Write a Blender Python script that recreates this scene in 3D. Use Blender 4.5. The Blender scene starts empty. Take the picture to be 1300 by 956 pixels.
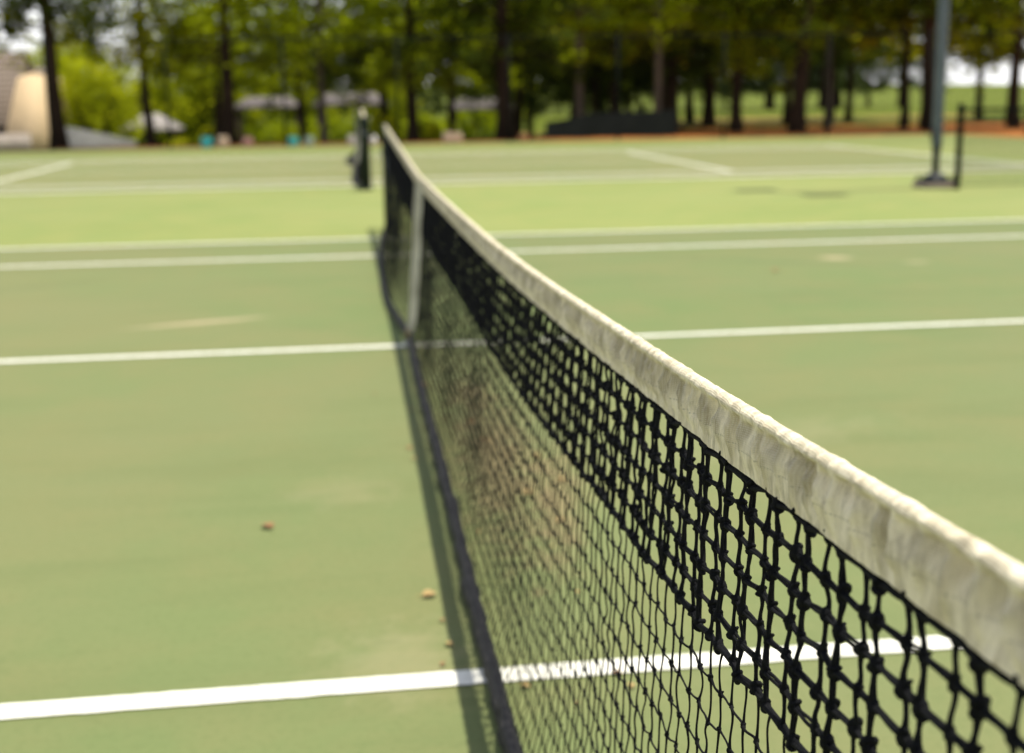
import bpy, math, random
import numpy as np
from mathutils import Matrix, Vector, noise

sc = bpy.context.scene
COL = sc.collection
rng = np.random.default_rng(11)
random.seed(5)
V3 = lambda *a: np.array(a, float)

# ------------------------------------------------------------------ helpers
class MB:
    """collects vertices and faces of one mesh"""
    def __init__(s):
        s.v = []; s.f4 = []; s.f3 = []; s.n = 0
        s.poly = []
    def add(s, v, f4=None, f3=None, poly=None):
        v = np.asarray(v, float).reshape(-1, 3)
        s.v.append(v)
        if f4 is not None and len(f4): s.f4.append(np.asarray(f4, int).reshape(-1, 4) + s.n)
        if f3 is not None and len(f3): s.f3.append(np.asarray(f3, int).reshape(-1, 3) + s.n)
        if poly:
            for p in poly: s.poly.append([i + s.n for i in p])
        s.n += len(v)
        return s
    def box(s, c, size, rot=None):
        c = np.asarray(c, float); h = np.asarray(size, float) / 2
        v = np.array([[x, y, z] for x in (-1, 1) for y in (-1, 1) for z in (-1, 1)]) * h
        if rot is not None: v = v @ np.array(rot).T
        return s.add(v + c, [[0, 1, 3, 2], [4, 6, 7, 5], [0, 4, 5, 1], [2, 3, 7, 6], [0, 2, 6, 4], [1, 5, 7, 3]])
    def tube(s, pts, r, sides=8, cap=True):
        pts = np.asarray(pts, float); r = np.broadcast_to(np.asarray(r, float), (len(pts),))
        s.tubes(pts[None], r[None], sides)
        if cap:
            b = s.n - len(pts) * sides
            s.poly.append([b + i for i in range(sides)][::-1])
            s.poly.append([b + (len(pts) - 1) * sides + i for i in range(sides)])
        return s
    def tubes(s, P, R, sides=6):
        """K tubes of M points at once"""
        P = np.asarray(P, float); K, M, _ = P.shape
        R = np.broadcast_to(np.asarray(R, float), (K, M))
        T = np.gradient(P, axis=1)
        T /= np.linalg.norm(T, axis=2, keepdims=True) + 1e-12
        ref = np.where(np.abs(T[..., :1]) > .9, np.array([0., 1., 0.]), np.array([1., 0., 0.]))
        # one reference per tube keeps the rings aligned
        mt = T.mean(axis=1)
        ref = np.where(np.abs(mt[:, :1]) > .8 * np.linalg.norm(mt, axis=1, keepdims=True), np.array([[0., 1., .1]]), np.array([[1., .02, .03]]))[:, None, :]
        n1 = np.cross(T, np.broadcast_to(ref, T.shape)); n1 /= np.linalg.norm(n1, axis=2, keepdims=True) + 1e-12
        n2 = np.cross(T, n1)
        a = np.arange(sides) * 2 * np.pi / sides
        ring = P[:, :, None, :] + R[:, :, None, None] * (np.cos(a)[None, None, :, None] * n1[:, :, None, :] + np.sin(a)[None, None, :, None] * n2[:, :, None, :])
        idx = np.arange(K * M * sides).reshape(K, M, sides)
        A = idx[:, :-1, :]; B = np.roll(A, -1, axis=2); Cc = idx[:, 1:, :]; D = np.roll(Cc, -1, axis=2)
        return s.add(ring.reshape(-1, 3), np.stack([A, B, D, Cc], -1).reshape(-1, 4))
    def build(s, name, mat, parent=None, smooth=False):
        v = np.concatenate(s.v) if s.v else np.zeros((0, 3))
        me = bpy.data.meshes.new(name)
        faces4 = np.concatenate(s.f4) if s.f4 else np.zeros((0, 4), int)
        faces3 = np.concatenate(s.f3) if s.f3 else np.zeros((0, 3), int)
        loops = [faces4.ravel(), faces3.ravel()]
        tot = [np.full(len(faces4), 4), np.full(len(faces3), 3)]
        for p in s.poly:
            loops.append(np.array(p)); tot.append(np.array([len(p)]))
        loops = np.concatenate(loops).astype(np.int32); tot = np.concatenate(tot).astype(np.int32)
        me.vertices.add(len(v)); me.vertices.foreach_set('co', v.astype(np.float32).ravel())
        me.loops.add(len(loops)); me.loops.foreach_set('vertex_index', loops)
        me.polygons.add(len(tot))
        me.polygons.foreach_set('loop_start', np.concatenate([[0], np.cumsum(tot)[:-1]]).astype(np.int32))
        me.polygons.foreach_set('loop_total', tot)
        if smooth: me.polygons.foreach_set('use_smooth', np.ones(len(tot), bool))
        me.update(calc_edges=True); me.validate()
        me.materials.append(mat)
        o = bpy.data.objects.new(name, me); COL.objects.link(o)
        if parent is not None: o.parent = parent
        return o

def tag(o, label, cat, group=None, kind=None):
    o['label'] = label
    o['category'] = cat
    if group: o['group'] = group
    if kind: o['kind'] = kind
    return o
def thing(name, label, cat, loc=(0, 0, 0), rz=0, group=None):
    o = bpy.data.objects.new(name, None); COL.objects.link(o)
    o.empty_display_size = .2
    o.location = loc; o.rotation_euler = (0, 0, rz)
    return tag(o, label, cat, group)
def struct(o, label=None):
    o['kind'] = 'structure'
    return o
def dup(root, loc, rz, label=None, group=None, scale=None):
    def cp(o, par):
        c = o.copy(); COL.objects.link(c); c.parent = par
        for ch in o.children: cp(ch, c)
        return c
    r = cp(root, None)
    r.location = loc; r.rotation_euler = (0, 0, rz)
    if scale is not None: r.scale = (scale,) * 3 if np.isscalar(scale) else scale
    if label: r['label'] = label
    if group: r['group'] = group
    return r
def lathe(mb, prof, c=(0, 0, 0), n=20):
    prof = np.array(prof, float); M = len(prof)
    a = np.arange(n) * 2 * np.pi / n
    v = np.stack([prof[:, 0, None] * np.cos(a), prof[:, 0, None] * np.sin(a), np.repeat(prof[:, 1, None], n, 1)], -1) + np.array(c)
    idx = np.arange(M * n).reshape(M, n)
    A = idx[:-1]; B = np.roll(A, -1, 1); C2 = idx[1:]; D = np.roll(C2, -1, 1)
    mb.add(v, np.stack([A, B, D, C2], -1))
    b = mb.n - M * n
    mb.poly.append([b + i for i in range(n)][::-1]); mb.poly.append([b + (M - 1) * n + i for i in range(n)])
    return mb

# ------------------------------------------------------------------ materials
class NT:
    def __init__(s, name, rough=.8, spec=.3):
        s.m = bpy.data.materials.new(name); s.m.use_nodes = True
        s.t = s.m.node_tree; s.b = s.t.nodes['Principled BSDF']
        s.out = s.t.nodes['Material Output']
        s.b.inputs['Roughness'].default_value = rough
        s.b.inputs['Specular IOR Level'].default_value = spec
        s.tc = s.t.nodes.new('ShaderNodeTexCoord')
    def n(s, typ, **kw):
        nd = s.t.nodes.new(typ)
        for k, v in kw.items():
            if hasattr(nd, k): setattr(nd, k, v)
            else: nd.inputs[k].default_value = v
        return nd
    def l(s, a, b): s.t.links.new(a, b)
    def coord(s, scale=(1, 1, 1), kind='Object', loc=(0, 0, 0), rot=(0, 0, 0)):
        mp = s.n('ShaderNodeMapping')
        mp.inputs['Scale'].default_value = scale; mp.inputs['Location'].default_value = loc; mp.inputs['Rotation'].default_value = rot
        s.l(s.tc.outputs[kind], mp.inputs['Vector'])
        return mp.outputs['Vector']
    def noise(s, scale, detail=4, rough=.55, vec=None, dist=0):
        nd = s.n('ShaderNodeTexNoise'); nd.inputs['Scale'].default_value = scale
        nd.inputs['Detail'].default_value = detail; nd.inputs['Roughness'].default_value = rough
        nd.inputs['Distortion'].default_value = dist
        s.l(vec if vec is not None else s.tc.outputs['Object'], nd.inputs['Vector'])
        return nd.outputs['Fac']
    def ramp(s, fac, stops):
        r = s.n('ShaderNodeValToRGB'); e = r.color_ramp.elements
        while len(e) < len(stops): e.new(.5)
        for el, (p, c) in zip(e, stops):
            el.position = p; el.color = (c, c, c, 1) if np.isscalar(c) else (*c, 1)
        s.l(fac, r.inputs['Fac']); return r.outputs['Color']
    def mix(s, fac, a, b, mode='MIX'):
        m = s.n('ShaderNodeMix'); m.data_type = 'RGBA'; m.blend_type = mode
        for sock, val in ((m.inputs[0], fac), (m.inputs[6], a), (m.inputs[7], b)):
            if hasattr(val, 'links') or hasattr(val, 'is_linked'): s.l(val, sock)
            elif np.isscalar(val): sock.default_value = val
            else: sock.default_value = (*val, 1)
        return m.outputs[2]
    def math(s, op, a, b=0, c=None, clamp=False):
        m = s.n('ShaderNodeMath'); m.operation = op; m.use_clamp = clamp
        for i, val in enumerate((a, b) if c is None else (a, b, c)):
            if hasattr(val, 'is_linked'): s.l(val, m.inputs[i])
            else: m.inputs[i].default_value = val
        return m.outputs[0]
    def bump(s, h, strength=.3, dist=.01):
        b = s.n('ShaderNodeBump'); b.inputs['Strength'].default_value = strength; b.inputs['Distance'].default_value = dist
        s.l(h, b.inputs['Height']); s.l(b.outputs['Normal'], s.b.inputs['Normal'])
    def col(s, c):
        if hasattr(c, 'is_linked'): s.l(c, s.b.inputs['Base Color'])
        else: s.b.inputs['Base Color'].default_value = (*c, 1)
        return s.m

def simple(name, c, rough=.7, var=.25, scale=6, spec=.3, metal=0):
    t = NT(name, rough, spec); t.b.inputs['Metallic'].default_value = metal
    c = np.array(c)
    f = t.noise(scale, 5)
    return t.col(t.ramp(f, [(.3, tuple(c * (1 - var))), (.7, tuple(np.minimum(c * (1 + var), .9)))]))

def ellipse_mask(t, cx, cy, rx, ry, rot, edge=.35, nscale=3., namp=.5):
    """soft worn patch, in the ground's own metres"""
    v = t.n('ShaderNodeVectorMath'); v.operation = 'SUBTRACT'; v.inputs[1].default_value = (cx, cy, 0)
    t.l(t.tc.outputs['Object'], v.inputs[0])
    mp = t.n('ShaderNodeVectorRotate'); mp.rotation_type = 'Z_AXIS'; mp.inputs['Angle'].default_value = -rot
    t.l(v.outputs[0], mp.inputs['Vector'])
    sx = t.n('ShaderNodeVectorMath'); sx.operation = 'MULTIPLY'; sx.inputs[1].default_value = (1 / rx, 1 / ry, 0)
    t.l(mp.outputs[0], sx.inputs[0])
    ln = t.n('ShaderNodeVectorMath'); ln.operation = 'LENGTH'; t.l(sx.outputs[0], ln.inputs[0])
    d = t.math('ADD', ln.outputs['Value'], t.math('MULTIPLY', t.math('SUBTRACT', t.noise(nscale, 5), .5), namp * 2))
    return t.math('SMOOTHSTEP', 1.0 + edge, 1.0 - edge, d) if False else t.ramp(d, [(max(0, .6 - edge), 1.), (.6 + edge * .6, 0.)])

def court_mat(name, base, worn, bright):
    t = NT(name, .85, .25)
    big = t.noise(.22, 4, .6)
    mid = t.noise(1.6, 6, .65)
    strk = t.noise(1.0, 6, .6, t.coord((.5, 2.6, 1)), .4)
    fine = t.noise(260, 2, .7)
    c = t.mix(t.ramp(big, [(.35, 0.), (.66, 1.)]), base, worn)
    c = t.mix(t.ramp(mid, [(.42, 0.), (.72, .8)]), c, tuple(np.array(worn) * np.array([1.12, 1.0, .95])))
    c = t.mix(t.ramp(strk, [(.5, 0.), (.72, .5)]), c, tuple(np.array(base) * .78))
    c = t.mix(t.ramp(fine, [(.3, .0), (.75, .3)]), c, bright)
    # fine dark scuffs and light scratches
    grit = t.noise(48, 4, .7)
    c = t.mix(t.ramp(grit, [(.48, 0.), (.75, .4)]), c, tuple(np.array(base) * .72))
    sc_ = t.noise(9, 3, .5, t.coord((.25, 1.4, 1), rot=(0, 0, .5)), 1.2)
    c = t.mix(t.ramp(sc_, [(.66, 0.), (.74, .22)]), c, tuple(np.array(base) * .6))
    return t, c, fine

M = {}
GREEN = (.134, .190, .064); WORN = (.170, .190, .080)
t, c, fine = court_mat('inner_court_acrylic', GREEN, WORN, (.22, .23, .11))
TAN = (.42, .35, .22)
sx_ = t.n('ShaderNodeSeparateXYZ'); t.l(t.tc.outputs['Object'], sx_.inputs[0])
wm = t.math('ADD', t.math('MULTIPLY', sx_.outputs['X'], -.16), t.noise(.5, 4))
c = t.mix(t.ramp(wm, [(.45, 0.), (1.0, .40)]), c, (.198, .192, .084))
for (cx, cy, rx, ry, rot, k) in [(-1.30, 1.02, .62, .10, .30, .75), (3.62, 3.04, .22, .17, 0, .8), (4.15, 2.65, .2, .12, .2, .35), (-3.1, .35, .5, .15, .1, .15)]:
    c = t.mix(t.math('MULTIPLY', ellipse_mask(t, cx, cy, rx, ry, rot, .3), k), c, TAN)
# dirt swept against the foot of the net
DIRT = (.24, .175, .095)
for (cx, cy, rx, ry, rot, k) in [(.14, -2.3, 1.5, .24, 1.52, .62), (.28, -2.85, 1.0, .15, 1.40, .55), (.16, -1.2, .5, .14, 1.5, .5), (-.30, -4.0, .25, .3, 0, .22), (-.45, -2.6, .3, .25, 0, .12), (1.2, -2.2, .9, .3, .3, .12)]:
    c = t.mix(t.math('MULTIPLY', ellipse_mask(t, cx, cy, rx, ry, rot, .38, 9., .9), k), c, DIRT if cx > 0 and cx < 1 else TAN)
# ball marks / tyre-dark streaks
for (cx, cy, rx, ry, rot, k) in [(3.1, 2.9, 1.6, .12, -.5, .25), (2.3, 3.6, 1.0, .09, -.45, .2), (-2.6, 2.9, .9, .2, .5, .16), (5.8, 1.6, 1.2, .15, -.3, .16)]:
    c = t.mix(t.math('MULTIPLY', ellipse_mask(t, cx, cy, rx, ry, rot, .4, 5., .6), k), c, (.07, .10, .045))
t.bump(fine, .25, .002)
M['inner'] = t.col(c)
t, c, fine = court_mat('margin_acrylic', (.190, .248, .066), (.252, .280, .096), (.28, .31, .12))
t.bump(fine, .25, .002)
M['margin'] = t.col(c)
t, c, fine = court_mat('pale_court_acrylic', (.158, .192, .070), (.200, .206, .086), (.24, .245, .12))  # far court surface, a paler tone than the near one
t.bump(fine, .25, .002)
M['inner_pale'] = t.col(c)
t = NT('white_line_paint', .75, .3)
f = t.noise(14, 6, .7); f2 = t.noise(220, 2)
lw_ = t.noise(38, 6, .75)
M['line'] = t.col(t.mix(t.ramp(lw_, [(.60, 0.), (.72, .55)]), t.mix(t.ramp(f2, [(.3, 0.), (.8, .35)]), t.ramp(f, [(.33, (.66, .65, .56)), (.5, (.86, .85, .78))]), (.62, .60, .5)), (.30, .31, .17)))
# net
t = NT('black_net_cord', .85, .10)
f = t.noise(900, 2)
t.bump(f, .5, .0006)
tw_ = t.noise(420, 2, .5, t.coord((1, 1, .35)))
M['cord'] = t.col(t.mix(t.ramp(tw_, [(.5, 0.), (.75, .6)]), t.ramp(t.noise(22, 4, .7), [(.3, (.0035, .004, .0055)), (.72, (.009, .0095, .011))]), (.020, .020, .022)))
t = NT('net_bottom_band_vinyl', .65, .25)
f = t.noise(60, 4, .6, t.coord((1, .5, 1)))
t.bump(f, .5, .004)
M['band'] = t.col(t.ramp(f, [(.35, (.008, .008, .010)), (.6, (.024, .023, .026)), (.85, (.075, .062, .055))]))
t = NT('headband_canvas', .85, .2)
wv = t.n('ShaderNodeTexWave'); wv.wave_type = 'BANDS'; wv.bands_direction = 'Y'
wv.inputs['Scale'].default_value = 140; wv.inputs['Distortion'].default_value = 1.2
t.l(t.tc.outputs['Object'], wv.inputs['Vector'])
wz = t.n('ShaderNodeTexWave'); wz.wave_type = 'BANDS'; wz.bands_direction = 'Z'
wz.inputs['Scale'].default_value = 140; wz.inputs['Distortion'].default_value = 1.2
t.l(t.tc.outputs['Object'], wz.inputs['Vector'])
weave = t.math('MULTIPLY', wv.outputs['Fac'], wz.outputs['Fac'])
st = t.noise(13, 6, .68, t.coord((1, 2.2, .55)), .6)
st2 = t.noise(42, 5, .7, t.coord((1, 1.5, .45)))
spk = t.noise(330, 2, .6)
c = t.ramp(st, [(.36, (.62, .535, .37)), (.58, (.86, .77, .59))])
c = t.mix(t.ramp(st2, [(.47, 0.), (.66, .72)]), c, (.30, .25, .165))
c = t.mix(t.ramp(spk, [(.55, 0.), (.8, .35)]), c, (.38, .35, .26))
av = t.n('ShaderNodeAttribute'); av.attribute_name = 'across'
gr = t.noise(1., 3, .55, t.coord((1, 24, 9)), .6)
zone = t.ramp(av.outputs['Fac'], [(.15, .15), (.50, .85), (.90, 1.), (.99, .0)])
c = t.mix(t.math('MULTIPLY', t.ramp(gr, [(.45, 0.), (.62, .66)]), zone), c, (.25, .205, .13))  # grime blotches that double as painted shade for the puckers below the roll
sd = t.n('ShaderNodeTexWave'); sd.wave_type = 'BANDS'; sd.bands_direction = 'Y'; sd.inputs['Scale'].default_value = 70
t.l(t.tc.outputs['Object'], sd.inputs['Vector'])
seam = t.ramp(av.outputs['Fac'], [(.395, 0.), (.405, 1.), (.425, 1.), (.435, 0.)])
c = t.mix(t.math('MULTIPLY', seam, t.ramp(sd.outputs['Fac'], [(.35, .55), (.6, .1)])), c, (.30, .27, .20))
c = t.mix(t.math('MULTIPLY', weave, .42), c, (.80, .76, .65))
hgt = t.math('ADD', t.math('MULTIPLY', weave, .5), t.math('MULTIPLY', st2, .8))
t.bump(hgt, .55, .0016)
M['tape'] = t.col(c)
t = NT('strap_webbing', .85, .2)
M['strap'] = t.col(t.ramp(t.noise(9, 5, .6, t.coord((1, 1, .5))), [(.35, (.42, .40, .33)), (.65, (.70, .67, .57))]))
M['galv'] = simple('galvanised_steel', (.38, .39, .40), .4, .2, 30, .5, .8)
M['brass'] = simple('tarnished_brass', (.35, .27, .12), .4, .25, 40, .5, .9)
M['post_paint'] = simple('dark_green_post_paint', (.010, .016, .014), .6, .3, 8, .2)
M['pole'] = simple('blue_grey_pole_paint', (.085, .105, .125), .5, .25, 2.5, .45)
M['pole_dark'] = simple('black_base_paint', (.012, .016, .022), .5, .3, 12, .4)
M['concrete'] = simple('pale_concrete', (.30, .24, .20), .9, .15, 9)
M['fence'] = simple('black_vinyl_fence', (.007, .010, .010), .85, .3, 6, .08)
M['screen'] = simple('black_windscreen_cloth', (.012, .012, .012), .8, .35, 2)
M['lamp_glass'] = simple('lamp_glass', (.55, .55, .5), .2, .1, 3, .5)
M['bark'] = None
t = NT('pine_bark', .95, .15)
bk = t.noise(5, 6, .7, t.coord((1, 1, .22)), .5)
t.bump(bk, .9, .05)
M['bark'] = t.col(t.ramp(bk, [(.3, (.012, .008, .005)), (.6, (.045, .028, .017)), (.8, (.075, .05, .034))]))
t = NT('grey_bark', .95, .15)
bk = t.noise(5, 6, .7, t.coord((1, 1, .22)), .5)
t.bump(bk, .9, .05)
M['bark_grey'] = t.col(t.ramp(bk, [(.3, (.06, .05, .038)), (.6, (.16, .13, .10)), (.8, (.22, .19, .15))]))

def leaf_mat(name, lo, hi, transl=.45):
    t = NT(name, .8, .08)
    geo = t.n('ShaderNodeNewGeometry')
    pos = t.n('ShaderNodeTexNoise'); pos.inputs['Scale'].default_value = .55; pos.inputs['Detail'].default_value = 3
    t.l(geo.outputs['Position'], pos.inputs['Vector'])
    f = t.math('ADD', t.math('MULTIPLY', geo.outputs['Random Per Island'], .55), t.math('MULTIPLY', pos.outputs['Fac'], .5))
    c = t.ramp(f, [(.22, lo), (.80, hi)])
    t.col(c)
    tr = t.n('ShaderNodeBsdfTranslucent'); t.l(t.mix(.5, c, hi), tr.inputs['Color'])
    mx = t.n('ShaderNodeMixShader'); mx.inputs[0].default_value = transl
    t.l(t.b.outputs[0], mx.inputs[1]); t.l(tr.outputs[0], mx.inputs[2]); t.l(mx.outputs[0], t.out.inputs['Surface'])
    return t.m
M['leaf_mid'] = leaf_mat('mid_green_leaf', (.032, .050, .003), (.42, .50, .011), .68)
M['leaf_yel'] = leaf_mat('yellow_green_leaf', (.070, .078, .004), (.55, .56, .014), .68)
M['leaf_dark'] = leaf_mat('dark_pine_needles', (.014, .022, .003), (.085, .120, .006), .55)
M['leaf_bright'] = leaf_mat('fresh_bright_leaf', (.085, .15, .004), (.52, .55, .014), .7)
M['leaf_far'] = leaf_mat('far_tree_leaf', (.022, .042, .012), (.085, .115, .022), .35)

# ------------------------------------------------------------------ camera
RX = V3(0.99079808, -0.13462279, -0.01399524); UP = V3(0.03931846, 0.18733985, 0.98150794); FW = V3(0.12951147, 0.97302646, -0.19090912)
CAM = V3(-0.40363, -6.89853, 1.36159)
cam = bpy.data.cameras.new('Camera'); co = bpy.data.objects.new('Camera', cam); COL.objects.link(co)
co.matrix_world = Matrix(((RX[0], UP[0], -FW[0], CAM[0]), (RX[1], UP[1], -FW[1], CAM[1]), (RX[2], UP[2], -FW[2], CAM[2]), (0, 0, 0, 1)))
cam.sensor_fit = 'HORIZONTAL'; cam.sensor_width = 36; cam.lens = 1604.8 / 1300 * 36
cam.shift_y = -45 / 1300
cam.clip_start = .05; cam.clip_end = 3000
cam.dof.use_dof = True; cam.dof.focus_distance = 1.38; cam.dof.aperture_fstop = 3.8; cam.dof.aperture_blades = 0
sc.camera = co

# ------------------------------------------------------------------ sky, sun
SUN = V3(.19, .023, 1.0); SUN /= np.linalg.norm(SUN)
el = math.asin(SUN[2]); az = math.atan2(SUN[0], SUN[1])
w = bpy.data.worlds.new('World'); sc.world = w; w.use_nodes = True
bg = w.node_tree.nodes['Background']
sky = w.node_tree.nodes.new('ShaderNodeTexSky'); sky.sky_type = 'NISHITA'; sky.sun_disc = False
sky.sun_elevation = el; sky.sun_rotation = az
sky.air_density = 1.0; sky.dust_density = .7; sky.ozone_density = 1.0
wt = w.node_tree
tcw = wt.nodes.new('ShaderNodeTexCoord'); sxw = wt.nodes.new('ShaderNodeSeparateXYZ'); wt.links.new(tcw.outputs['Generated'], sxw.inputs[0])
mpw = wt.nodes.new('ShaderNodeMapping'); mpw.inputs['Scale'].default_value = (2.2, 2.2, 6); wt.links.new(tcw.outputs['Generated'], mpw.inputs[0])
nzw = wt.nodes.new('ShaderNodeTexNoise'); nzw.inputs['Scale'].default_value = 1.6; nzw.inputs['Detail'].default_value = 6; wt.links.new(mpw.outputs[0], nzw.inputs['Vector'])
rh = wt.nodes.new('ShaderNodeMapRange'); rh.inputs[1].default_value = .55; rh.inputs[2].default_value = .12; rh.inputs[3].default_value = .10; wt.links.new(sxw.outputs['Z'], rh.inputs[0])
rc = wt.nodes.new('ShaderNodeMapRange'); rc.inputs[1].default_value = .36; rc.inputs[2].default_value = .60; wt.links.new(nzw.outputs['Fac'], rc.inputs[0])
mm_ = wt.nodes.new('ShaderNodeMath'); mm_.operation = 'MULTIPLY'; wt.links.new(rh.outputs[0], mm_.inputs[0]); wt.links.new(rc.outputs[0], mm_.inputs[1])
mxw = wt.nodes.new('ShaderNodeMix'); mxw.data_type = 'RGBA'; wt.links.new(mm_.outputs[0], mxw.inputs[0]); hsw = wt.nodes.new('ShaderNodeHueSaturation'); hsw.inputs['Saturation'].default_value = .6; wt.links.new(sky.outputs[0], hsw.inputs['Color']); wt.links.new(hsw.outputs[0], mxw.inputs[6]); mxw.inputs[7].default_value = (10.8, 10.8, 10.7, 1)
wt.links.new(mxw.outputs[2], bg.inputs[0]); bg.inputs[1].default_value = .10
sl = bpy.data.lights.new('sun', 'SUN'); sl.energy = 3.9; sl.angle = math.radians(.53); sl.color = (1.0, .94, .79)
so = bpy.data.objects.new('sun', sl); COL.objects.link(so)
so.rotation_euler = Vector(-SUN).to_track_quat('-Z', 'Y').to_euler()
so.location = (0, 0, 30)
sc.view_settings.view_transform = 'Standard'; sc.view_settings.look = 'None'
sc.view_settings.gamma = 1; sc.view_settings.use_curve_mapping = False
sc.view_settings.exposure = .55
sc.cycles.use_denoising = True
sc.cycles.max_bounces = 8; sc.cycles.diffuse_bounces = 4; sc.cycles.transmission_bounces = 4; sc.cycles.transparent_max_bounces = 16
sc.cycles.sample_clamp_indirect = 6

# ------------------------------------------------------------------ ground
def smooth(a, b, x):
    t = np.clip((x - a) / (b - a), 0, 1); return t * t * (3 - 2 * t)
def ground_z(X, Y):
    X = np.asarray(X, float); Y = np.asarray(Y, float)
    drop = -1.9 * smooth(34, 54, Y) * smooth(13, 5, X)
    drop = drop - .5 * smooth(38, 54, Y) * smooth(-4, -11, X)
    hill = 9 * smooth(300, 900, Y) * (0.6 + .4 * np.sin(X * .006 + 1))
    return drop + hill - .06
t = NT('parkland_ground', .95, .1)
sep = t.n('ShaderNodeSeparateXYZ'); t.l(t.tc.outputs['Object'], sep.inputs[0])
wob = t.math('MULTIPLY', t.math('SUBTRACT', t.noise(.25, 4), .5), 5)
straw = t.ramp(t.noise(3, 6, .7), [(.3, (.20, .060, .014)), (.55, (.42, .155, .040)), (.75, (.50, .24, .09))])
grass = t.ramp(t.noise(.25, 8, .7), [(.3, (.06, .09, .010)), (.55, (.13, .16, .018)), (.75, (.20, .20, .03))])
straw = t.mix(t.ramp(t.math('ADD', t.math('MULTIPLY', sep.outputs['X'], .02), t.math('MULTIPLY', t.noise(.35, 3), .3)), [(.18, 0.), (.34, 1.)]), t.mix(.72, straw, (.030, .018, .010)), straw)
yy = t.math('ADD', sep.outputs['Y'], wob)
edge = t.ramp(t.math('MULTIPLY', yy, .01), [(.425, 0.), (.445, 1.)])
sandy = t.ramp(t.math('MULTIPLY', yy, .01), [(.52, 0.), (.54, 1.), (.60, 1.), (.62, 0.)])
c = t.mix(edge, straw, grass)
c = t.mix(t.math('MULTIPLY', sandy, t.ramp(t.noise(.12, 3), [(.45, 0.), (.55, .9)])), c, (.42, .24, .09))
M['ground'] = t.col(c)
xs = np.concatenate([np.linspace(-700, -60, 14)[:-1], np.linspace(-60, 80, 71), np.linspace(80, 900, 16)[1:]])
ys = np.concatenate([np.linspace(-60, 28, 10), np.linspace(30.2, 70, 41), np.linspace(75, 300, 30), np.linspace(320, 1200, 20)])
XX, YY = np.meshgrid(xs, ys)
ZZ = ground_z(XX, YY)
nx, ny = len(xs), len(ys)
idx = np.arange(nx * ny).reshape(ny, nx)
mb = MB().add(np.stack([XX, YY, ZZ], -1), np.stack([idx[:-1, :-1], idx[:-1, 1:], idx[1:, 1:], idx[1:, :-1]], -1))
struct(mb.build('ground', M['ground'], smooth=True))

C2Y = 18.65   # the next court's centre
def sheet(mb, x0, x1, y0, y1, z):
    if min(x1 - x0, y1 - y0) > 1:
        mb.add([[x0, y0, z], [x1, y0, z], [x1, y1, z], [x0, y1, z]], [[0, 1, 2, 3]]); return
    # a painted stripe: its two long edges wander by a millimetre or two
    alongx = (x1 - x0) > (y1 - y0)
    L0, L1, a0, a1 = (x0, x1, y0, y1) if alongx else (y0, y1, x0, x1)
    n = max(2, int((L1 - L0) / .03)); u = np.linspace(L0, L1, n)
    ea = a0 + rng.normal(0, .0010, n); eb = a1 + rng.normal(0, .0010, n)
    A = np.stack([u, ea], -1); B = np.stack([u, eb], -1)
    if not alongx: A = A[:, ::-1]; B = B[:, ::-1]
    v = np.concatenate([np.c_[A, np.full(n, z)], np.c_[B, np.full(n, z)]])
    i = np.arange(n - 1)
    f = np.stack([i, i + 1, n + i + 1, n + i], -1)
    mb.add(v, f if alongx else f[:, ::-1])
mb = MB(); mb.box((0, 9.3, -.06), (37, 42.6, .12)); struct(mb.build('court_slab', M['margin']))
for cy in (0, C2Y):
    mb = MB(); sheet(mb, -11.885, 11.885, cy - 5.487, cy + 5.487, .004)
    o = mb.build('playing_surface', M['inner' if cy == 0 else 'inner_pale']); struct(o)
mb = MB(); LZ = .008
for cy in (0, C2Y):
    LW = .075 if cy == 0 else .135
    for sy in (-1, 1):
        e = cy + sy * 5.487; sheet(mb, -11.885, 11.885, e - LW / 2, e + LW / 2, LZ)
        e = cy + sy * 4.115; sheet(mb, -11.885 + .102, 11.885 - .102, e - LW / 2, e + LW / 2, LZ)
    sheet(mb, -6.35, 6.35, cy - .032, cy + .032, LZ)
    for sx in (-1, 1):
        sheet(mb, min(sx * 11.885, sx * 11.783), max(sx * 11.885, sx * 11.783), cy - 5.437, cy + 5.437, LZ)
        SW = 6.34 if cy == 0 else 6.31; sheet(mb, min(sx * 6.40, sx * SW), max(sx * 6.40, sx * SW), cy - 4.077, cy + 4.077, LZ)
struct(mb.build('court_lines', M['line']))

# ------------------------------------------------------------------ the net
_zt = np.array([(-6.8, 1.098), (-6.4, 1.082), (-6.2, 1.073), (-5.97, 1.060), (-5.7, 1.044), (-5.42, 1.031), (-5.2, 1.022), (-4.97, 1.012), (-4.51, .993), (-4., .976), (-3.38, .960), (-2.42, .947), (-1.18, .936), (0, .930), (.68, .936), (2.6, .986), (4.5, 1.036), (6.14, 1.076), (6.4, 1.082), (6.8, 1.09)])
_zy = np.linspace(-6.8, 6.8, 1400); _zz = np.interp(_zy, _zt[:, 0], _zt[:, 1])
_kz = np.hanning(45); _kz /= _kz.sum(); _zz = np.convolve(np.pad(_zz, 22, mode='reflect', reflect_type='odd'), _kz, 'valid')
ZT = lambda Y: np.interp(np.asarray(Y, float), _zy, _zz)   # cord height, sagging to the centre strap
X0 = lambda Y: .0058 * (np.asarray(Y) + 6.4)
_xb = np.array([(-6.4, .0), (-5.9, -.045), (-5.2, -.085), (-4.6, -.095), (-4.1, -.096), (-3.7, -.093), (-3.1, -.084), (-2.4, -.078), (-1.7, -.073), (-1., -.069), (-.4, -.060), (.185, -.049), (.7, -.085), (1.37, -.128), (2.2, -.125), (3.1, -.111), (4.4, -.074), (5.6, -.01), (6.4, .07)])
_yd = np.linspace(-6.4, 6.4, 800); _xd = np.interp(_yd, _xb[:, 0], _xb[:, 1])
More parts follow.
